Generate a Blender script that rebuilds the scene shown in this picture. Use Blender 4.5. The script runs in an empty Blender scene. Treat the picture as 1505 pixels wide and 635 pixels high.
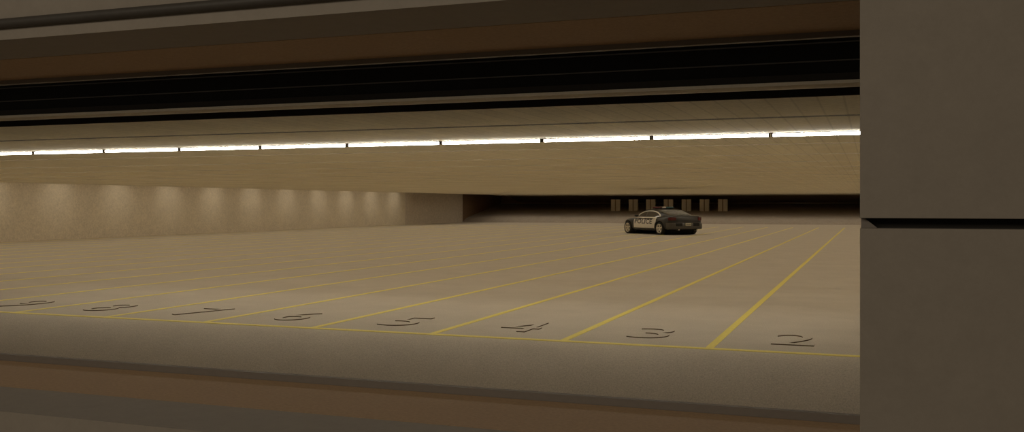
import bpy, bmesh, math, random
from mathutils import Vector, Matrix
random.seed(4)
C = bpy.context.scene.collection
PI = math.pi

# ------------------------------------------------------------------ helpers
def lerp_tab(tab, x):
    if x <= tab[0][0]: return tab[0][1]
    for (a, va), (b, vb) in zip(tab, tab[1:]):
        if x <= b:
            t = (x - a) / (b - a)
            t = t * t * (3 - 2 * t) * 0.35 + t * 0.65
            return va + (vb - va) * t
    return tab[-1][1]

def link(name, bm, m, parent=None, smooth=False, label=None, angle=None):
    me = bpy.data.meshes.new(name)
    bmesh.ops.recalc_face_normals(bm, faces=bm.faces)
    bm.to_mesh(me); bm.free()
    for x in (m if isinstance(m, (list, tuple)) else [m]): me.materials.append(x)
    if smooth:
        for p in me.polygons: p.use_smooth = True
        if angle:
            me.set_sharp_from_angle(angle=math.radians(angle))
    o = bpy.data.objects.new(name, me); C.objects.link(o)
    if parent: o.parent = parent
    if label: o['label'] = label
    return o

def thing(name, label, cat, loc=(0, 0, 0), rz=0, group=None):
    o = bpy.data.objects.new(name, None); C.objects.link(o)
    o.empty_display_size = .2
    o.location = loc; o.rotation_euler = (0, 0, rz)
    o['label'] = label; o['category'] = cat
    if group: o['group'] = group
    return o

def structure(o):
    o['kind'] = 'structure'; return o

def box(bm, x0, x1, y0, y1, z0, z1, mi=0, bevel=0):
    v = [bm.verts.new((x, y, z)) for x in (x0, x1) for y in (y0, y1) for z in (z0, z1)]
    fs = []
    for q in ((0, 1, 3, 2), (4, 6, 7, 5), (0, 4, 5, 1), (2, 3, 7, 6), (0, 2, 6, 4), (1, 5, 7, 3)):
        f = bm.faces.new([v[i] for i in q]); f.material_index = mi; fs.append(f)
    if bevel:
        es = {e for f in fs for e in f.edges}
        bmesh.ops.bevel(bm, geom=list(es), offset=bevel, segments=2, affect='EDGES', profile=.6)

def bx(*a, **k):
    bm = bmesh.new(); box(bm, *a, **k); return bm

def extrude_x(bm, pts, x0, x1, mats=None, closed=True):
    """profile pts in (y, z) swept along X"""
    a = [bm.verts.new((x0, y, z)) for y, z in pts]
    b = [bm.verts.new((x1, y, z)) for y, z in pts]
    n = len(pts)
    for i in range(n if closed else n - 1):
        j = (i + 1) % n
        f = bm.faces.new((a[i], a[j], b[j], b[i]))
        if mats: f.material_index = mats[i] if i < len(mats) else 0
    if closed:
        bm.faces.new(a); bm.faces.new(b[::-1])

def cyl(bm, p0, p1, r0, r1=None, n=24, cap=True):
    r1 = r0 if r1 is None else r1
    p0, p1 = Vector(p0), Vector(p1)
    d = (p1 - p0).normalized()
    u = d.orthogonal().normalized(); w = d.cross(u)
    A = [bm.verts.new(p0 + (u * math.cos(2*PI*i/n) + w * math.sin(2*PI*i/n)) * r0) for i in range(n)]
    B = [bm.verts.new(p1 + (u * math.cos(2*PI*i/n) + w * math.sin(2*PI*i/n)) * r1) for i in range(n)]
    for i in range(n):
        j = (i + 1) % n
        bm.faces.new((A[i], A[j], B[j], B[i]))
    if cap: bm.faces.new(A[::-1]); bm.faces.new(B)

def tube(bm, pts, r, n=8):
    pts = [Vector(p) for p in pts]
    rings = []
    for i, p in enumerate(pts):
        d = (pts[min(i+1, len(pts)-1)] - pts[max(i-1, 0)]).normalized()
        u = d.cross(Vector((0, 1, 0)))
        u = u.normalized() if u.length > .1 else d.orthogonal().normalized()
        w = d.cross(u)
        rr = r(i/(len(pts)-1)) if callable(r) else r
        rings.append([bm.verts.new(p + (u*math.cos(2*PI*k/n) + w*math.sin(2*PI*k/n))*rr) for k in range(n)])
    for a, b in zip(rings, rings[1:]):
        for k in range(n):
            j = (k+1) % n
            bm.faces.new((a[k], a[j], b[j], b[k]))
    bm.faces.new(rings[0][::-1]); bm.faces.new(rings[-1])

# ------------------------------------------------------------------ materials
def mat(name, col, rough=.6, metal=0, noise=0, scale=20, bump=0, spec=.5, coat=0):
    m = bpy.data.materials.new(name); m.use_nodes = True
    nt = m.node_tree; b = nt.nodes['Principled BSDF']
    b.inputs['Base Color'].default_value = (*col, 1)
    b.inputs['Roughness'].default_value = rough
    b.inputs['Metallic'].default_value = metal
    b.inputs['Specular IOR Level'].default_value = spec
    b.inputs['Coat Weight'].default_value = coat
    if noise or bump:
        tc = nt.nodes.new('ShaderNodeTexCoord')
        n = nt.nodes.new('ShaderNodeTexNoise'); n.inputs['Scale'].default_value = scale
        n.inputs['Detail'].default_value = 4; n.inputs['Roughness'].default_value = .65
        nt.links.new(tc.outputs['Object'], n.inputs['Vector'])
        mr = nt.nodes.new('ShaderNodeMapRange')
        mr.inputs['From Min'].default_value = .3; mr.inputs['From Max'].default_value = .7
        mr.inputs['To Min'].default_value = 1 - noise; mr.inputs['To Max'].default_value = 1 + noise
        nt.links.new(n.outputs['Fac'], mr.inputs['Value'])
        vm = nt.nodes.new('ShaderNodeVectorMath'); vm.operation = 'SCALE'
        vm.inputs[0].default_value = col
        nt.links.new(mr.outputs['Result'], vm.inputs['Scale'])
        nt.links.new(vm.outputs['Vector'], b.inputs['Base Color'])
        if bump:
            bp = nt.nodes.new('ShaderNodeBump'); bp.inputs['Strength'].default_value = bump
            bp.inputs['Distance'].default_value = .01
            nt.links.new(n.outputs['Fac'], bp.inputs['Height'])
            nt.links.new(bp.outputs['Normal'], b.inputs['Normal'])
    return m

def emit(name, col, s):
    m = bpy.data.materials.new(name); m.use_nodes = True
    b = m.node_tree.nodes['Principled BSDF']
    b.inputs['Base Color'].default_value = (*col, 1)
    b.inputs['Emission Color'].default_value = (*col, 1)
    b.inputs['Emission Strength'].default_value = s
    return m

def add_grain(m, big=.05, grain=.09, gscale=9):
    """speckle of the concrete surface: fine grain times a slow mottling"""
    nt = m.node_tree; b = nt.nodes['Principled BSDF']
    src = b.inputs['Base Color'].links[0].from_socket
    tc = nt.nodes.new('ShaderNodeTexCoord')
    n2 = nt.nodes.new('ShaderNodeTexNoise'); n2.inputs['Scale'].default_value = gscale
    n2.inputs['Detail'].default_value = 8; n2.inputs['Roughness'].default_value = .85
    nt.links.new(tc.outputs['Object'], n2.inputs['Vector'])
    mr = nt.nodes.new('ShaderNodeMapRange')
    mr.inputs['From Min'].default_value = .35; mr.inputs['From Max'].default_value = .65
    mr.inputs['To Min'].default_value = 1 - grain; mr.inputs['To Max'].default_value = 1 + grain
    nt.links.new(n2.outputs['Fac'], mr.inputs['Value'])
    vm = nt.nodes.new('ShaderNodeVectorMath'); vm.operation = 'SCALE'
    nt.links.new(src, vm.inputs[0]); nt.links.new(mr.outputs['Result'], vm.inputs['Scale'])
    nt.links.new(vm.outputs['Vector'], b.inputs['Base Color'])

M = {}
M['floor'] = mat('floor_concrete', (.50, .45, .375), .85, noise=.05, scale=1.3, bump=0, spec=.25)
add_grain(M['floor'], grain=.26, gscale=60)
M['digit_shade'] = mat('number_side_shade', (.10, .062, .03), .8, noise=.05)  # shade on the numbers' side faces, put in as dark colour
M['yellow'] = mat('yellow_paint', (.78, .67, .155), .6, noise=.10, scale=30)
M['wall'] = mat('wall_concrete', (.70, .63, .51), .85, noise=.05, scale=2.2, spec=.2)
add_grain(M['wall'], grain=.22, gscale=12)
M['wall_dim'] = mat('wall_dim', (.60, .53, .44), .85, noise=.06, scale=3, spec=.2)  # wall colour darkened to stand for the dimmer far stretch
add_grain(M['wall_dim'], grain=.14, gscale=6)
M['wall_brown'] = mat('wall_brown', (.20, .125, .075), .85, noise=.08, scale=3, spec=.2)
M['ramp'] = mat('ramp_concrete', (.38, .33, .28), .9, noise=.06, scale=2, spec=.1)
add_grain(M['ramp'], grain=.14, gscale=6)
M['black'] = mat('black_bulkhead', (.010, .009, .007), .6, noise=.2, scale=6, spec=.15)
M['black2'] = mat('black_slot', (.035, .03, .024), .7, noise=.1, spec=.2)
M['seam'] = mat('seam_metal', (.10, .09, .08), .6)
M['tan'] = mat('tan_edge', (.78, .70, .56), .7, noise=.05)
M['brown'] = mat('brown_reveal', (.46, .31, .18), .75, noise=.10, scale=40, spec=.3)
M['grey'] = mat('grey_cladding', (.33, .29, .24), .7, noise=.035, scale=9, spec=.3)
add_grain(M['grey'], grain=.035, gscale=30)
M['lip'] = mat('grey_lip', (.22, .19, .16), .6, noise=.03)
M['joint'] = mat('joint_dark', (.03, .027, .022), .8, noise=.05)
M['pipe'] = mat('pipe_dark', (.07, .062, .052), .55, noise=.08, scale=30)
M['pier'] = mat('pale_pier', (.60, .54, .44), .8, noise=.08, scale=5)
M['pier_strip'] = mat('brown_strip', (.22, .15, .09), .8, noise=.1)
M['tube'] = emit('tube_glow', (1, .95, .86), 27.0)
M['holder'] = mat('holder', (.05, .035, .025), .6)
M['slot_side'] = mat('dark_slot_side', (.045, .039, .030), .9, noise=.05, spec=.1)  # sides of the groove and added slots, toned to blend with the ceiling

# ceiling: concrete boarding with seams running away from the window
def ceiling_mat():
    m = mat('ceiling_boards', (.75, .69, .545), .85, noise=.04, scale=1.5, spec=.2)
    add_grain(m, grain=.16, gscale=14)
    nt = m.node_tree; b = nt.nodes['Principled BSDF']
    src = b.inputs['Base Color'].links[0].from_socket
    tc = nt.nodes.new('ShaderNodeTexCoord'); sp = nt.nodes.new('ShaderNodeSeparateXYZ')
    nt.links.new(tc.outputs['Object'], sp.inputs[0])
    def mth(op, a, bv=None):
        n = nt.nodes.new('ShaderNodeMath'); n.operation = op
        nt.links.new(a, n.inputs[0])
        if bv is not None: n.inputs[1].default_value = bv
        return n.outputs[0]
    f = mth('PINGPONG', sp.outputs['X'], .11)
    mr = nt.nodes.new('ShaderNodeMapRange'); nt.links.new(f, mr.inputs['Value'])
    mr.inputs['From Min'].default_value = .006; mr.inputs['From Max'].default_value = .014
    mr.inputs['To Min'].default_value = .84; mr.inputs['To Max'].default_value = 1
    # every board a slightly different tone
    fl = mth('FLOOR', mth('DIVIDE', sp.outputs['X'], .22))
    wn = nt.nodes.new('ShaderNodeTexWhiteNoise'); wn.noise_dimensions = '1D'
    nt.links.new(fl, wn.inputs['W'])
    mr2 = nt.nodes.new('ShaderNodeMapRange'); nt.links.new(wn.outputs['Value'], mr2.inputs['Value'])
    mr2.inputs['To Min'].default_value = .96; mr2.inputs['To Max'].default_value = 1.04
    mu = nt.nodes.new('ShaderNodeMath'); mu.operation = 'MULTIPLY'
    nt.links.new(mr.outputs['Result'], mu.inputs[0]); nt.links.new(mr2.outputs['Result'], mu.inputs[1])
    vm = nt.nodes.new('ShaderNodeVectorMath'); vm.operation = 'SCALE'
    nt.links.new(src, vm.inputs[0]); nt.links.new(mu.outputs[0], vm.inputs['Scale'])
    nt.links.new(vm.outputs['Vector'], b.inputs['Base Color'])
    return m
M['ceiling'] = ceiling_mat()
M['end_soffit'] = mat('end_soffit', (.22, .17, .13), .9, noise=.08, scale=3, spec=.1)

# ------------------------------------------------------------------ the hall
H = 1.70                 # eye height above the hall floor (camera is the origin)
Y0 = 11.46               # front edge line of the hall floor
XL, XR = -36.7, 42.0
CZ = .93                 # ceiling height above the eye
STALL = .1575 * Y0

# floor with its rounded front edge, and the ramp rising at the far end
pts = [(10.27, -4.2)]
for i in range(0, 19):
    a = PI - (PI / 2) * i / 18
    pts.append((11.42 + 1.15 * math.cos(a), -H - 1.5 + 1.5 * math.sin(a)))
pts += [(30, -H), (60, -H), (85.0, -H)]
pts += [(85.0, -4.2)]
bm = bmesh.new(); extrude_x(bm, pts, XL - .3, XR)
floor = structure(link('floor', bm, M['floor'], smooth=True, angle=25))
rp = [(85.0, -H), (85.3, -1.52), (85.9, -1.32), (86.7, -1.17), (88, -.98), (89.2, -.80), (91.7, -.43), (95.3, .13), (95.3, -4.2), (85.0, -4.2)]
bm = bmesh.new(); extrude_x(bm, rp, XL - .3, XR)
r = link('ramp', bm, M['ramp'], floor, smooth=True, angle=30, label='grey concrete ramp rising into the dark at the far end')

bm = bmesh.new(); box(bm, XL, XR - 1, Y0 - .06, Y0 + .06, -H - .01, -H + .004)
link('edge_line', bm, M['yellow'], floor, label='long yellow line painted along the rounded front edge')
for k in range(0, 22):
    x = -.1563 * Y0 + STALL * (1 - k)
    if x < XL + .3: break
    bm = bmesh.new(); box(bm, x - .049, x + .049, Y0 + .06, 74, -H - .01, -H + .004)
    link('bay_line', bm, M['yellow'], floor, label='yellow painted bay line')

def digit(ch, cx, y0, w, h):
    cu = bpy.data.curves.new('t', 'FONT'); cu.body = ch; cu.size = 1; cu.extrude = .5
    to = bpy.data.objects.new('t', cu); C.objects.link(to)
    dg = bpy.context.evaluated_depsgraph_get()
    me = bpy.data.meshes.new_from_object(to.evaluated_get(dg))
    bpy.data.objects.remove(to)
    xs = [v.co.x for v in me.vertices]; ys = [v.co.y for v in me.vertices]
    x0, x1, b0, b1 = min(xs), max(xs), min(ys), max(ys)
    for v in me.vertices:
        v.co = ((v.co.x - (x0+x1)/2)/(x1-x0)*w, (v.co.y - b0)/(b1-b0)*h, .0 + (v.co.z + .5) * .0145)
    me.materials.clear(); me.materials.append(M['floor']); me.materials.append(M['digit_shade'])
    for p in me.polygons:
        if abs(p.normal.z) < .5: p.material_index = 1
    me.name = 'bay_number'
    o = bpy.data.objects.new('bay_number', me); C.objects.link(o); o.parent = floor
    o.location = (cx, y0, -H - .0015)
    return o
names = {2: 'two', 3: 'three', 4: 'four', 5: 'five', 6: 'six', 7: 'seven', 8: 'eight', 9: 'nine'}
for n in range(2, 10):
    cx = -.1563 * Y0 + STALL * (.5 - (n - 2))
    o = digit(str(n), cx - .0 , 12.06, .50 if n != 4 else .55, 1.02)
    o['label'] = 'raised bay number %s with shade put in its edge colour' % names[n]

# ceiling slab with unseen slots added for the hall fill, a dark groove and the front slot
slots = [15.4, 18.6] + [18.6 + 3.2 * i for i in range(1, 21)] + [85.6]
SW = .14
pts = [(8.67, CZ), (10.56, CZ), (10.56, CZ + .05), (10.72, CZ + .05), (10.72, CZ)]
mt = [0, 1, 1, 1, 0]
for s in slots:
    pts += [(s - SW/2, CZ), (s - SW/2, CZ + .05), (s + SW/2, CZ + .05), (s + SW/2, CZ)]
    mt += [1, 0, 1, 0]
    if s != slots[-1]:
        pass
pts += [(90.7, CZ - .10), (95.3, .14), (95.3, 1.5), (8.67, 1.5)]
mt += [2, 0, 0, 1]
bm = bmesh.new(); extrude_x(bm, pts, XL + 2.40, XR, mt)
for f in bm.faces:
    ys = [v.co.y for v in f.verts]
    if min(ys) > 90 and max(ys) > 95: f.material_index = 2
ceiling = structure(link('ceiling', bm, [M['ceiling'], M['slot_side'], M['end_soffit']]))
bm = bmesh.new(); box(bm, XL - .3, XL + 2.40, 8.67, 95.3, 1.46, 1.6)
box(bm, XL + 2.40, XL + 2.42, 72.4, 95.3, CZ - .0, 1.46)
link('cove_top', bm, M['wall_dim'], ceiling)
bm = bmesh.new(); box(bm, XL, XR, 95.1, 95.16, .118, .150)
link('end_strip', bm, M['tan'], ceiling, label='thin pale strip where ramp and ceiling meet')

# left wall in its three stretches
bm = bmesh.new(); box(bm, XL - .3, XL, 8.67, 72.8, -H - .3, 1.6)
wl = structure(link('wall_left', bm, M['wall']))
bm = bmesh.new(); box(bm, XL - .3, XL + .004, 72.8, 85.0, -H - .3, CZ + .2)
link('shaded_wall_stretch', bm, M['wall_dim'], wl, label='wall stretch with its shade put in the colour')
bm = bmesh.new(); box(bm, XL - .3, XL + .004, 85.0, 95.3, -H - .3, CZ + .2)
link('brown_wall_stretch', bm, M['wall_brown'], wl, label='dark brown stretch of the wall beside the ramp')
bm = bmesh.new(); box(bm, XR, XR + .3, 5.9, 95.3, -4.2, 1.5)
structure(link('wall_right', bm, M['wall']))
bm = bmesh.new(); box(bm, XL - .3, XR, 95.3, 95.6, -4.2, 1.5)
structure(link('wall_back', bm, M['wall_brown']))

# black bulkhead over the front of the hall, its ridges, tan edge and black slot
bm = bmesh.new(); box(bm, XL, XR, 8.0, 8.2, .951, 1.6)
bulk = structure(link('trim_1', bm, M['black']))
bulk['label'] = 'black bulkhead above the opening'
def bar(name, y0, y1, z0, z1, m, parent, **k):
    return link(name, bx(XL, XR, y0, y1, z0, z1), m, parent, **k)
bar('lower_band', 7.96, 8.0, .951, 1.03, M['black2'], bulk)
for rr in (.1597, .1417):
    bar('seam', 7.985, 8.0, rr*8 - .006, rr*8 + .004, M['seam'], bulk, label='thin dull metal seam')
bm = bmesh.new(); extrude_x(bm, [(7.93, .944), (8.0, .924), (8.18, .94), (8.18, .97), (7.93, .97)], XL, XR)
link('edge_strip', bm, M['tan'], bulk, label='narrow tan strip along the lower edge')
bar('slot', 8.18, 8.68, 1.02, 1.05, M['black2'], bulk)
bar('slot_riser', 8.655, 8.668, .925, 1.04, M['black2'], bulk)
bar('soffit', 5.9, 8.0, 1.50, 1.6, M['black'], bulk)

# ------------------------------------------------------------------ window wall near the camera
WX = -.010 * 4.4
A0, A, B = 4.40, 5.0, 5.83
ZT, ZB = .997, -1.255
X1 = -14.0
bm = bmesh.new()
box(bm, X1, 4, A0, 5.9, ZT, 3.2)
wn = structure(link('wall_front', bm, M['grey']))
wn['label'] = 'grey wall around the long opening'
link('lower_wall', bx(X1, 4, A0, 5.9, -4.2, ZB), M['grey'], wn)
link('left_wall_part', bx(X1 - 1, X1, A0, 5.9, -4.2, 3.2), M['grey'], wn)
# brown reveal boards lining the opening
link('upper_reveal', bx(X1, 2, A, B, ZT - .002, ZT + .03), M['brown'], wn, label='dark brown reveal over the opening')
link('lower_reveal', bx(X1, 2, A, B, ZB - .03, ZB + .002), M['brown'], wn, label='brown sill board under the opening')
link('upper_lip', bx(X1, 2, B, B + .05, .962, ZT + .01), M['lip'], wn, label='thin dark grey lip')
link('lower_lip', bx(X1, 2, B, B + .05, ZB - .01, -1.204), M['lip'], wn, label='thin dark grey lip')
# right pier: two cladding panels with an open joint between them
pr = bpy.data.objects.new('wall_pier', None)
bm = bmesh.new(); box(bm, WX + .012, 4, A0 + .10, A0 + .45, -4.2, 3.2)
pier = structure(link('wall_right_pier', bm, M['joint']))
pier.name = 'wall_near'
pier['label'] = 'grey clad pier right of the opening'
bpy.data.objects.remove(pr)
link('cladding_panel', bx(WX, 4, A0 - .02, A0 + .10, -.0585, 3.2, bevel=.003), M['grey'], pier, label='upper grey cladding panel')
link('cladding_panel', bx(WX, 4, A0 - .02, A0 + .10, -4.2, -.1015, bevel=.003), M['grey'], pier, label='lower grey cladding panel')
bm = bmesh.new()
tri = [(WX + .004, -.0590), (WX + .018, -.0590), (WX + .070, -.1010), (WX + .004, -.1010)]
fa = [bm.verts.new((x, A0 + .03, z)) for x, z in tri]; fb = [bm.verts.new((x, A0 + .10, z)) for x, z in tri]
bm.faces.new(fa); bm.faces.new(fb[::-1])
for i in range(4): bm.faces.new((fa[i], fa[(i+1) % 4], fb[(i+1) % 4], fb[i]))
link('joint_stop', bm, M['lip'], pier, label='dark grey wedge closing the joint end')
# pipe
py = A0 - .0292
pz = .2495 * py
bm = bmesh.new(); cyl(bm, (X1, py, pz), (3, py, pz), .028, n=20)
for x in (-5.6, -3.2):
    cyl(bm, (x, py, pz), (x + .05, py, pz), .0285, n=20)
pipe = link('pipe', bm, M['pipe'], smooth=True, angle=50)
pipe['label'] = 'dark round pipe running along the grey wall above the opening'; pipe['category'] = 'pipe'

# ground and roof of the place the camera stands in
structure(link('ground', bx(-20, 12, -12, 11.6, -4.5, -4.2), M['grey']))

# ------------------------------------------------------------------ fluorescent tubes
TY, TZ = 12.92, .90
sp = .1213 * TY
x0 = -.0944 * TY
ords = ['rightmost lit tube, cut off by the grey pier', 'second lit tube from the grey pier', 'third lit tube from the grey pier',
        'fourth lit tube from the grey pier', 'fifth lit tube from the grey pier', 'fifth lit tube from the left edge of the photo',
        'fourth lit tube from the left edge of the photo', 'third lit tube from the left edge of the photo',
        'second lit tube from the left edge of the photo', 'leftmost lit tube, cut off by the photo edge']
for k in range(10):
    xa, xb = x0 - sp * k, x0 - sp * (k - 1)
    t = thing('fluorescent_tube', ords[k] + ', in the ceiling row', 'light', ((xa + xb)/2, TY, CZ), 0, 'fluorescent tubes in a row under the ceiling')
    h = (xb - xa) / 2
    bm = bmesh.new(); cyl(bm, (-h + .03, 0, TZ - CZ), (h - .03, 0, TZ - CZ), .0185, n=16)
    link('glass_tube', bm, M['tube'], t, smooth=True, angle=40)
    link('shield_plate', bx(-h, h, -.035, .035, -.008, 0), M['holder'], t)  # plate added to keep the tube's light off the ceiling
    for s in (-1, 1):
        bm = bmesh.new(); box(bm, s*(h - .018) - .012, s*(h - .018) + .012, -.022, .022, TZ - CZ - .02, 0.0, bevel=.003)
        link('end_holder', bm, M['holder'], t, label='dark end holder')

# ------------------------------------------------------------------ pale blocks on the ramp
f = 1417.0; YAW = math.atan(527.5 / 1417)
def xt(px): return math.tan(math.atan((px - 752.5) / f) - YAW)
bp = [905, 931, 956.5, 982.5, 1009, 1035.5, 1062.5]
bl = ['leftmost pale block on the dark ramp behind the car', 'second pale block from the left on the ramp, left of the car roof',
      'third pale block from the left, half hidden by the car roof', 'pale block right behind the red and blue light bar',
      'pale block standing above the car rear window', 'second pale block from the right, above the car boot',
      'rightmost pale block on the dark ramp, clear of the car']
for px, lb in zip(bp, bl):
    t = thing('concrete_block', lb, 'block', (xt(px) * 90.5, 90.5, -.62), 0, 'pale upright blocks on the ramp')
    bm = bmesh.new()
    box(bm, -.43, -.05, -.15, .15, -.05, 1.10, bevel=.01)
    box(bm, .05, .43, -.15, .15, -.05, 1.10, bevel=.01)
    link('slab', bm, M['pier'], t)
    link('centre_strip', bx(-.055, .055, -.13, .13, -.05, 1.09), M['pier_strip'], t, label='brown centre strip')

# ------------------------------------------------------------------ police car
M['bumper'] = mat('bumper_reflect', (.075, .066, .055), .35, noise=.05, spec=.5)  # black paint lightened to stand for the floor it reflects
M['paint'] = mat('black_paint', (.023, .020, .016), .32, noise=.05, spec=.45)
M['white'] = mat('white_paint', (.72, .68, .60), .35, noise=.02, spec=.5)
M['glass'] = mat('dark_glass', (.07, .06, .048), .08, spec=.8)
M['rear_glass'] = mat('rear_glass', (.05, .044, .034), .25, noise=.3, scale=4, spec=.7)
M['tyre'] = mat('tyre_rubber', (.018, .016, .014), .8, noise=.1)
M['rim'] = mat('rim_alloy', (.72, .66, .56), .45, metal=.0, noise=.03)
M['red'] = mat('red_lens', (.10, .010, .010), .2, noise=.1, spec=.6)
M['blue'] = mat('blue_lens', (.07, .17, .20), .2, noise=.1, spec=.6)
M['clear'] = mat('clear_lens', (.6, .55, .52), .2, noise=.1)
M['plate'] = mat('plate', (.55, .52, .42), .5, noise=.03)
M['ink'] = mat('letter_grey', (.055, .052, .055), .5, noise=.03)
M['plastic'] = mat('dark_plastic', (.007, .0065, .006), .7, noise=.05)
M['chrome'] = mat('chrome', (.5, .47, .42), .2, metal=1, noise=.02)

SYW = 1.25     # this car is notably wide for its height
WB = 1.55      # half wheelbase
TW = 1.09      # wheel centre offset sideways
WR = .36
tabW = [(-2.52, .60), (-2.50, .70), (-2.44, .83), (-2.3, .91), (-2.0, .955), (-1.55, .975), (-.9, .955), (0, .945), (1.0, .945), (1.55, .955), (1.85, .915), (2.02, .85), (2.16, .74), (2.24, .58), (2.27, .45)]
tabT = [(-2.52, .95), (-2.46, 1.045), (-2.3, 1.08), (-1.9, 1.08), (-1.4, 1.05), (-.8, 1.0), (0, .98), (.9, .975), (1.3, .955), (1.7, .91), (2.0, .84), (2.15, .76), (2.24, .64), (2.27, .58)]
tabB = [(-2.52, .38), (-2.4, .34), (-2.0, .30), (-1.5, .27), (1.5, .27), (2.05, .28), (2.27, .34)]
sec = [(0, 0), (.4, 0), (.75, 0), (.92, .03), (.975, .10), (.992, .22), (1.0, .42), (.998, .60), (.982, .76), (.945, .88), (.87, .955), (.72, .985), (.4, 1.0), (0, 1.006)]
def lw(x): return lerp_tab(tabW, x) * SYW
def side_low(x, z):
    zb, zt = lerp_tab(tabB, x), lerp_tab(tabT, x)
    t = (z - zb) / (zt - zb)
    fr = [(q, p) for p, q in sec[3:12]]
    return lw(x) * lerp_tab(fr, min(max(t, 0), .985))
tabG = [(-2.02, 1.07), (-1.9, 1.105), (-1.5, 1.225), (-1.1, 1.345), (-.8, 1.405), (-.5, 1.435), (-.2, 1.44), (.05, 1.42), (.3, 1.355), (.6, 1.24), (.9, 1.09), (1.12, .965)]
def side_up(x, z):
    b = lerp_tab([(-2.02, .70), (-1.5, .80), (-.8, .865), (.5, .855), (1.12, .74)], x) * SYW
    t = max(0, (z - .97) / (1.44 - .97))
    return b - .22 * SYW * t ** 1.25

def loft_half(bm, stations, ringf, cap=True):
    rings = []
    for x in stations:
        half = ringf(x)
        full = [(y, z) for y, z in half] + [(-y, z) for y, z in half[-2:0:-1]]
        rings.append([bm.verts.new((x, y, z)) for y, z in full])
    n = len(rings[0])
    for a, b in zip(rings, rings[1:]):
        for k in range(n):
            j = (k + 1) % n
            bm.faces.new((a[k], a[j], b[j], b[k]))
    if cap: bm.faces.new(rings[0]); bm.faces.new(rings[-1][::-1])

car = thing('police_car', 'black and white police sedan with red and blue roof lights parked across the bay lines', 'car')
def xs_range(a, b, n): return [a + (b - a) * i / n for i in range(n + 1)]
def low_ring(x):
    zb, zt = lerp_tab(tabB, x), lerp_tab(tabT, x)
    return [(lw(x) * p, zb + (zt - zb) * q) for p, q in sec]
bm = bmesh.new()
loft_half(bm, xs_range(-2.52, -2.3, 6) + xs_range(-2.3, 2.02, 60)[1:] + xs_range(2.02, 2.27, 8)[1:], low_ring)
low = link('body', bm, M['paint'], smooth=True, angle=35)
def cutter(x):
    b = bmesh.new()
    cyl(b, (x, -1.6, WR + .0), (x, 1.6, WR + .0), .425, n=40)
    return link('cut', b, M['plastic'])
cs = [cutter(-WB), cutter(WB)]
for c in cs:
    md = low.modifiers.new('b', 'BOOLEAN'); md.operation = 'DIFFERENCE'; md.object = c; md.solver = 'EXACT'
dg = bpy.context.evaluated_depsgraph_get(); dg.update()
me = bpy.data.meshes.new_from_object(low.evaluated_get(dg))
low.modifiers.clear(); low.data = me
for c in cs: bpy.data.objects.remove(c)
for p in me.polygons: p.use_smooth = True
me.set_sharp_from_angle(angle=math.radians(35))
low.parent = car
# inner wheel housings
for s in (-1, 1):
    bm = bmesh.new(); cyl(bm, (s*WB, -.84, WR + .02), (s*WB, .84, WR + .02), .424, n=32)
    link('wheel_housing', bm, M['plastic'], low)

def up_ring(x):
    zt = lerp_tab(tabG, x); zb = .93
    ze = max(zt - .05, zb + .005)
    out = [(0, zb), (side_up(x, zb), zb)]
    for i in range(1, 6):
        z = zb + (ze - zb) * i / 5
        out.append((side_up(x, z), z))
    w = side_up(x, ze)
    for a, c in ((.97, .45), (.90, .72), (.75, .90), (.45, .985), (0, 1.0)):
        out.append((w * a, ze + (zt - ze) * c))
    return out
bm = bmesh.new()
loft_half(bm, xs_range(-2.02, 1.12, 48), up_ring)
link('cabin', bm, M['paint'], car, smooth=True, angle=35)

def patch(bm, us, vs, f, flip=False):
    g = [[bm.verts.new(f(u, v)) for v in vs] for u in us]
    for i in range(len(us) - 1):
        for j in range(len(vs) - 1):
            q = (g[i][j], g[i+1][j], g[i+1][j+1], g[i][j+1])
            bm.faces.new(q)
N01 = [i / 8 for i in range(9)]
def thick(bm, d):
    """give a surface patch its thickness (metres, towards the car's inside)"""
    g = bmesh.ops.extrude_face_region(bm, geom=list(bm.faces))
    vs = [v for v in g['geom'] if isinstance(v, bmesh.types.BMVert)]
    for v in vs:
        s = 1 if v.co.y > 0 else -1
        v.co.y -= s * d

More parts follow.
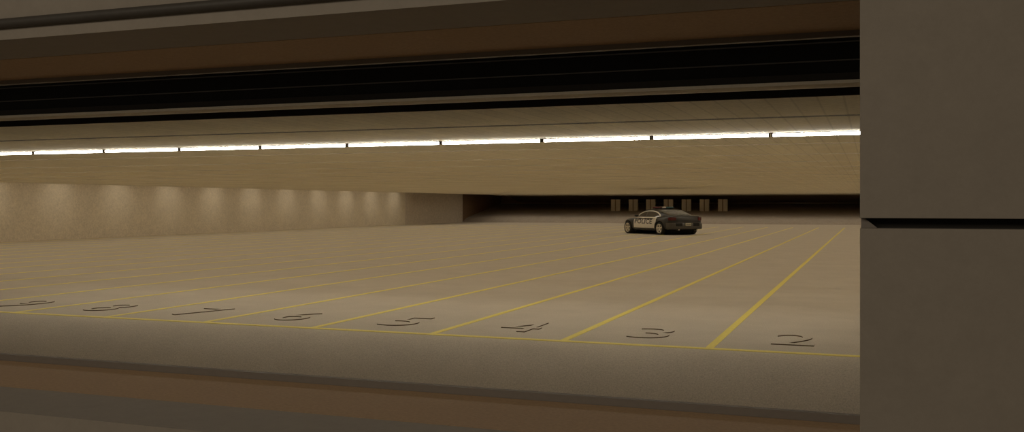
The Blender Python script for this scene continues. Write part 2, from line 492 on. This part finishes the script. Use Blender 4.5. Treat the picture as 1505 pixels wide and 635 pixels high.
def wtop(x):      # upper edge of the side windows
    u = (x + .38) / (1.02 if x < -.38 else 1.08)
    return .985 + .335 * max(0, 1 - abs(u) ** 2.3) ** .62
for s in (1, -1):
    # doors: below the windows, front and rear
    for (xa, xb, nm) in ((-.10, .95, 'front'), (-1.22, -.112, 'rear')):
        bm = bmesh.new()
        us = xs_range(xa, xb, 20)
        def zl(x):
            z = .30
            d = abs(x + WB)
            if d < .49: z = max(z, WR + math.sqrt(.49**2 - d*d))
            d = abs(x - WB)
            if d < .49: z = max(z, WR + math.sqrt(.49**2 - d*d))
            return z
        def fd(u, v, s=s):
            z = zl(u) + (lerp_tab(tabT, u) * .955 - zl(u)) * v
            return (u, s * (side_low(u, z) + .008), z)
        patch(bm, us, N01, fd); thick(bm, .03)
        d = link('door', bm, M['white'], car, smooth=True, angle=40, label='white %s door' % nm)
        bm = bmesh.new()
        hx = xa + .10; hz = .895
        box(bm, hx, hx + .17, s*(side_low(hx, hz)) - .01, s*(side_low(hx, hz)) + s*.04, hz, hz + .028, bevel=.008)
        link('door_handle', bm, M['white'], d)
        # window of this door
        bm = bmesh.new()
        wa, wb_ = (max(xa + .03, -.07), .66) if nm == 'front' else (-1.36, -.15)
        def fw(u, v, s=s):
            z = .985 + (wtop(u) - .985) * v
            return (u, s * (side_up(u, z) + .006), z)
        patch(bm, xs_range(wa, wb_, 20), N01, fw); thick(bm, .012)
        link('door_glass', bm, M['glass'], d, smooth=True, angle=40, label='dark window glass')
    # white arched frame around the windows, widening to the rear pillar
    bm = bmesh.new()
    path = []
    for i in range(61):
        a = PI * i / 60
        x = -.36 + 1.06 * math.cos(a)
        z = wtop(x) + .004
        path.append((x, s * (side_up(x, z) + .004), z))
    tube(bm, path, lambda t: .030 + .02 * max(0, (t - .55) / .45))
    # belt strip
    link('window_frame', bm, M['white'], car, smooth=True, label='white arched window frame')
    bm = bmesh.new()
    us = xs_range(-1.42, .80, 30)
    patch(bm, us, [0, .5, 1], lambda u, v, s=s: (u, s * (side_up(u, .95 + .045*v) + .012 + .10*(1-v)), .925 + .065 * v)); thick(bm, .02)
    link('belt_strip', bm, M['white'], car, smooth=True)
    # rear quarter of white between door and rear pillar
    bm = bmesh.new()
    box(bm, .62, .76, s*1.07 - .02, s*1.07 + s*.20, .99, 1.09, bevel=.03)
    link('wing_mirror', bm, M['paint'], car, smooth=True, angle=40)
    # sill
    bm = bmesh.new()
    patch(bm, xs_range(-1.06, 1.06, 12), N01, lambda u, v, s=s: (u, s * (side_low(u, .23 + .07*v) + .02), .23 + .07 * v)); thick(bm, .05)
    link('side_sill', bm, M['plastic'], car, smooth=True, angle=40)
    # lettering
    cu = bpy.data.curves.new('t', 'FONT'); cu.body = 'POLICE'; cu.size = 1; cu.extrude = .5; cu.offset = .018
    cu.space_character = 1.05; cu.resolution_u = 4
    to = bpy.data.objects.new('t', cu); C.objects.link(to)
    dg = bpy.context.evaluated_depsgraph_get()
    me = bpy.data.meshes.new_from_object(to.evaluated_get(dg)); bpy.data.objects.remove(to)
    b2 = bmesh.new(); b2.from_mesh(me)
    bmesh.ops.triangulate(b2, faces=b2.faces)
    for _ in range(2):
        bmesh.ops.subdivide_edges(b2, edges=[e for e in b2.edges if e.calc_length() > .25], cuts=2)
    xs = [v.co.x for v in b2.verts]; ys = [v.co.y for v in b2.verts]; zs = [v.co.z for v in b2.verts]
    x0_, x1_, y0_, y1_, zm = min(xs), max(xs), min(ys), max(ys), (min(zs)+max(zs))/2
    for v in b2.verts:
        u = (v.co.x - x0_)/(x1_ - x0_); h = (v.co.y - y0_)/(y1_ - y0_)
        x = (.84 - 1.68*u) if s > 0 else (-.84 + 1.68*u)
        z = .60 + .28*h
        v.co = (x, s*(side_low(x, z) + (.014 if v.co.z > zm else .004)), z)
    b2.to_mesh(me); b2.free(); me.materials.clear(); me.materials.append(M['ink'])
    o = bpy.data.objects.new('lettering', me); C.objects.link(o); o.parent = car
    o['label'] = 'dark grey POLICE lettering on the white doors'
    # headlamp
    bm = bmesh.new()
    patch(bm, xs_range(2.0, 2.2, 6), N01, lambda u, v, s=s: (u, s*(side_low(u, .60+.10*v)+.008), .60+.10*v)); thick(bm, .03)
    link('headlamp', bm, M['clear'], car, smooth=True)

# windscreen and rear window, laid on the cabin
def top_z(x, y):
    r = up_ring(x); w = r[6][0]
    t = abs(y) / w
    fr = [(0, 1.0), (.45, .985), (.75, .90), (.90, .72), (.97, .45), (1, 0)]
    ze = r[6][1]; zt = lerp_tab(tabG, x)
    return ze + (zt - ze) * lerp_tab(fr, t)
def top_patch(name, xa, xb, fr, m, lab=None, d=.006):
    bm = bmesh.new()
    us = xs_range(xa, xb, 12); vs = xs_range(-1, 1, 16)
    patch(bm, us, vs, lambda u, v: (u, v * fr * up_ring(u)[6][0], top_z(u, v * fr * up_ring(u)[6][0]) + d))
    return link(name, bm, m, car, smooth=True, label=lab)
top_patch('windscreen', .12, .98, .93, M['glass'])
top_patch('rear_window', -1.86, -.98, .90, M['rear_glass'], 'large sloping rear window')

# rear end: everything laid along the rounded rear outline
def rear_x(y):
    y = abs(y) / SYW
    return -lerp_tab([(0, 2.53), (.60, 2.52), (.70, 2.50), (.83, 2.44), (.91, 2.3), (.955, 2.0)], y)
def rear_patch(name, y0, y1, z0, z1, off, m, parent=None, lab=None, n=16):
    bm = bmesh.new()
    ys = xs_range(y0, y1, n); zs = xs_range(z0, z1, 4)
    def fr(y, z):
        return (rear_x(y) - off, y * (1 + .03*off), z)
    patch(bm, ys, zs, fr)
    g = bmesh.ops.extrude_face_region(bm, geom=list(bm.faces))
    for v in g['geom']:
        if isinstance(v, bmesh.types.BMVert): v.co.x += off + .05
    return link(name, bm, m, parent or car, smooth=True, angle=40, label=lab)
YM = 1.055
bm = bmesh.new()
prof = [(.32, .0), (.325, .02), (.36, .05), (.46, .06), (.60, .055), (.66, .03), (.68, .0)]
ys = xs_range(-1.17, 1.17, 40)
patch(bm, ys, range(len(prof)), lambda y, k: (rear_x(y) - prof[k][1], y * (1 + prof[k][1]*.5), prof[k][0]))
bmp = link('rear_bumper', bm, M['bumper'], car, smooth=True, angle=40)
for s in (1, -1):
    rear_patch('tail_lamp', s*.76, s*1.13, .81, .98, .012, M['red'], lab='dark red tail lamp')
    rear_patch('bumper_vent', s*.38, s*.80, .50, .66, .075, M['plastic'], bmp, 'black vent in the rear bumper')
    bm = bmesh.new(); cyl(bm, (-2.60, s*.62, .29), (-2.35, s*.62, .29), .045, n=20)
    link('exhaust_pipe', bm, M['chrome'], car, smooth=True, angle=40)
bm = bmesh.new(); box(bm, -2.645, -2.57, -.19, .19, .52, .66, bevel=.008)
pl = link('number_plate', bm, M['plate'], car, label='pale number plate')
bm = bmesh.new(); 
for i, yy in enumerate((-.12, -.06, 0, .06, .12)):
    box(bm, -2.648, -2.64, yy - .018, yy + .018, .565, .62)
link('plate_characters', bm, M['ink'], pl)
rear_patch('rear_trim_strip', -.62, .62, .795, .812, .012, M['plastic'], lab='thin black strip between the tail lamps')
# boot lid, slightly proud of the body
bm = bmesh.new()
patch(bm, xs_range(-2.47, -2.0, 8), xs_range(-.86, .86, 12),
      lambda u, y: (u, y, lerp_tab(tabT, u) * (1.006) - .02 * (abs(y)/.9)**3 + .010))
g = bmesh.ops.extrude_face_region(bm, geom=list(bm.faces))
for v in g['geom']:
    if isinstance(v, bmesh.types.BMVert): v.co.z -= .05
link('boot_lid', bm, M['paint'], car, smooth=True, angle=40)
# front end
bm = bmesh.new(); box(bm, 2.23, 2.29, -.42, .42, .40, .62, bevel=.02)
link('grille', bm, M['plastic'], car)

# wheels
def wheel(x, s):
    t = bpy.data.objects.new('wheel', None); C.objects.link(t); t.parent = car
    t.location = (x, s * TW, WR)
    bm = bmesh.new()
    pr_ = [(.255, -.115), (.30, -.125), (.34, -.118), (.357, -.095), (.36, -.05), (.36, .05), (.357, .095), (.34, .118), (.30, .125), (.255, .115)]
    n = 48
    R_ = [[bm.verts.new((r*math.cos(2*PI*i/n), w_, r*math.sin(2*PI*i/n))) for r, w_ in pr_] for i in range(n)]
    for i in range(n):
        a, b = R_[i], R_[(i+1) % n]
        for k in range(len(pr_)):
            j = (k+1) % len(pr_)
            bm.faces.new((a[k], a[j], b[j], b[k]))
    ty = link('tyre', bm, M['tyre'], t, smooth=True, angle=45)
    bm = bmesh.new()
    o = s
    # rim barrel ring
    for r0, r1, w0, w1 in ((.262, .235, .118, .118), (.235, .225, .118, .02)):
        A_ = [bm.verts.new((r0*math.cos(2*PI*i/n), o*w0, r0*math.sin(2*PI*i/n))) for i in range(n)]
        B_ = [bm.verts.new((r1*math.cos(2*PI*i/n), o*w1, r1*math.sin(2*PI*i/n))) for i in range(n)]
        for i in range(n):
            j = (i+1) % n; bm.faces.new((A_[i], A_[j], B_[j], B_[i]))
    for k in range(5):
        a = 2*PI*k/5 + PI/2
        d = Vector((math.cos(a), 0, math.sin(a))); p = Vector((-math.sin(a), 0, math.cos(a)))
        vs = []
        for (r, hw) in ((.03, .038), (.14, .026), (.245, .04)):
            for sgn in (-1, 1):
                for w_ in (.112 if r > .1 else .095, .06):
                    vs.append(bm.verts.new(d*r + p*hw*sgn + Vector((0, o*w_, 0))))
        for q in range(2):
            b0 = q*4
            for (i, j) in ((0, 2), (2, 3), (3, 1), (1, 0)):
                bm.faces.new((vs[b0+i], vs[b0+j], vs[b0+4+j], vs[b0+4+i]))
    cyl(bm, (0, o*.05, 0), (0, o*.115, 0), .06, .045, n=20)
    link('rim', bm, M['rim'], t, smooth=True, angle=30, label='five spoke pale alloy rim')
    bm = bmesh.new(); cyl(bm, (0, -o*.10, 0), (0, o*.03, 0), .253, n=32)
    link('brake_disc', bm, M['plastic'], t)
for x in (-WB, WB):
    for s in (1, -1): wheel(x, s)

# roof light bar
lb = bpy.data.objects.new('light_bar', None); C.objects.link(lb); lb.parent = car; lb.location = (-.30, 0, 1.44)
lb['label'] = 'red and blue roof light bar'
bm = bmesh.new(); box(bm, -.13, .13, -.66, .66, -.0, .035, bevel=.01)
box(bm, -.05, .05, -.5, -.42, -.06, .01); box(bm, -.05, .05, .42, .5, -.06, .01)
link('mount', bm, M['plastic'], lb)
for nm, a, b, m in (('red_lens', .17, .66, 'red'), ('clear_lens', -.12, .155, 'clear'), ('blue_lens', -.66, -.135, 'blue')):
    link(nm, bx(-.13, .13, a, b, .036, .135, bevel=.03), M[m], lb, smooth=True, angle=50)

PHI = math.radians(27.5)
rz = YAW + PI/2 + PHI
car.rotation_euler = (0, 0, rz)
fwd = Vector((-math.sin(YAW), math.cos(YAW))); rgt = Vector((math.cos(YAW), math.sin(YAW)))
hub = rgt * 8.22 + fwd * 53.9
R2 = Matrix.Rotation(rz, 2)
off = R2 @ Vector((-WB, TW + .115))
car.location = (hub.x - off.x, hub.y - off.y, -H)

# ------------------------------------------------------------------ light
WARM = (1.0, .87, .68)
def area(name, loc, rot, sx, sy, e, col=WARM):
    l = bpy.data.lights.new(name, 'AREA'); l.shape = 'RECTANGLE'; l.size = sx; l.size_y = sy
    l.energy = e; l.color = col
    o = bpy.data.objects.new(name, l); C.objects.link(o); o.location = loc; o.rotation_euler = rot
    return o
for s in slots:
    w = XR - XL - 3.4
    area('hall_fill', ((XL + XR)/2 + .9, s, CZ + .045), (0, 0, 0), w, .12, 275)  # unseen lights added to brighten the hall evenly
for i in range(11):
    y = 32.0 + 3.88 * i
    l = bpy.data.lights.new('wall_washer', 'SPOT'); l.energy = 24; l.color = WARM
    l.spot_size = math.radians(72); l.spot_blend = 1; l.shadow_soft_size = .03
    o = bpy.data.objects.new('wall_washer', l); C.objects.link(o)
    o.location = (XL + 2.0, y, 1.34); o.rotation_euler = (0, math.radians(65), 0)
# fill lights, added out of view
area('wall_fill', (XL + 1.5, 41, 1.42), (0, 0, 0), .2, 62, 150)  # added to brighten the left wall evenly
area('edge_fill', (-9, 6.5, 1.47), (0, 0, 0), 26, .15, 32)  # added over the front to brighten the rounded floor edge
area('hall_fill', ((XL + XR)/2, 10.64, CZ + .045), (0, 0, 0), XR - XL - 3, .10, 70)  # added in the groove to brighten the front floor
area('near_fill', (-5.0, -7, 3.4), (math.radians(65), 0, math.radians(-12)), 9, 2.5, 315, (1, .86, .68))  # unseen area light behind the camera, added for the near wall

w = bpy.data.worlds.new('world'); bpy.context.scene.world = w; w.use_nodes = True
w.node_tree.nodes['Background'].inputs[0].default_value = (1, .84, .62, 1)
w.node_tree.nodes['Background'].inputs[1].default_value = .045

# ------------------------------------------------------------------ camera
cd = bpy.data.cameras.new('camera'); cam = bpy.data.objects.new('camera', cd); C.objects.link(cam)
cd.sensor_width = 36; cd.sensor_fit = 'HORIZONTAL'; cd.lens = f / 1505 * 36
cd.shift_y = -17 / 1505
cd.clip_start = .05; cd.clip_end = 400
cam.location = (0, 0, 0); cam.rotation_euler = (PI / 2, 0, YAW)
sc = bpy.context.scene
sc.camera = cam
sc.view_settings.view_transform = 'Standard'; sc.view_settings.look = 'None'
sc.view_settings.gamma = 1; sc.view_settings.use_curve_mapping = False
sc.view_settings.exposure = 0
sc.cycles.max_bounces = 12; sc.cycles.diffuse_bounces = 8
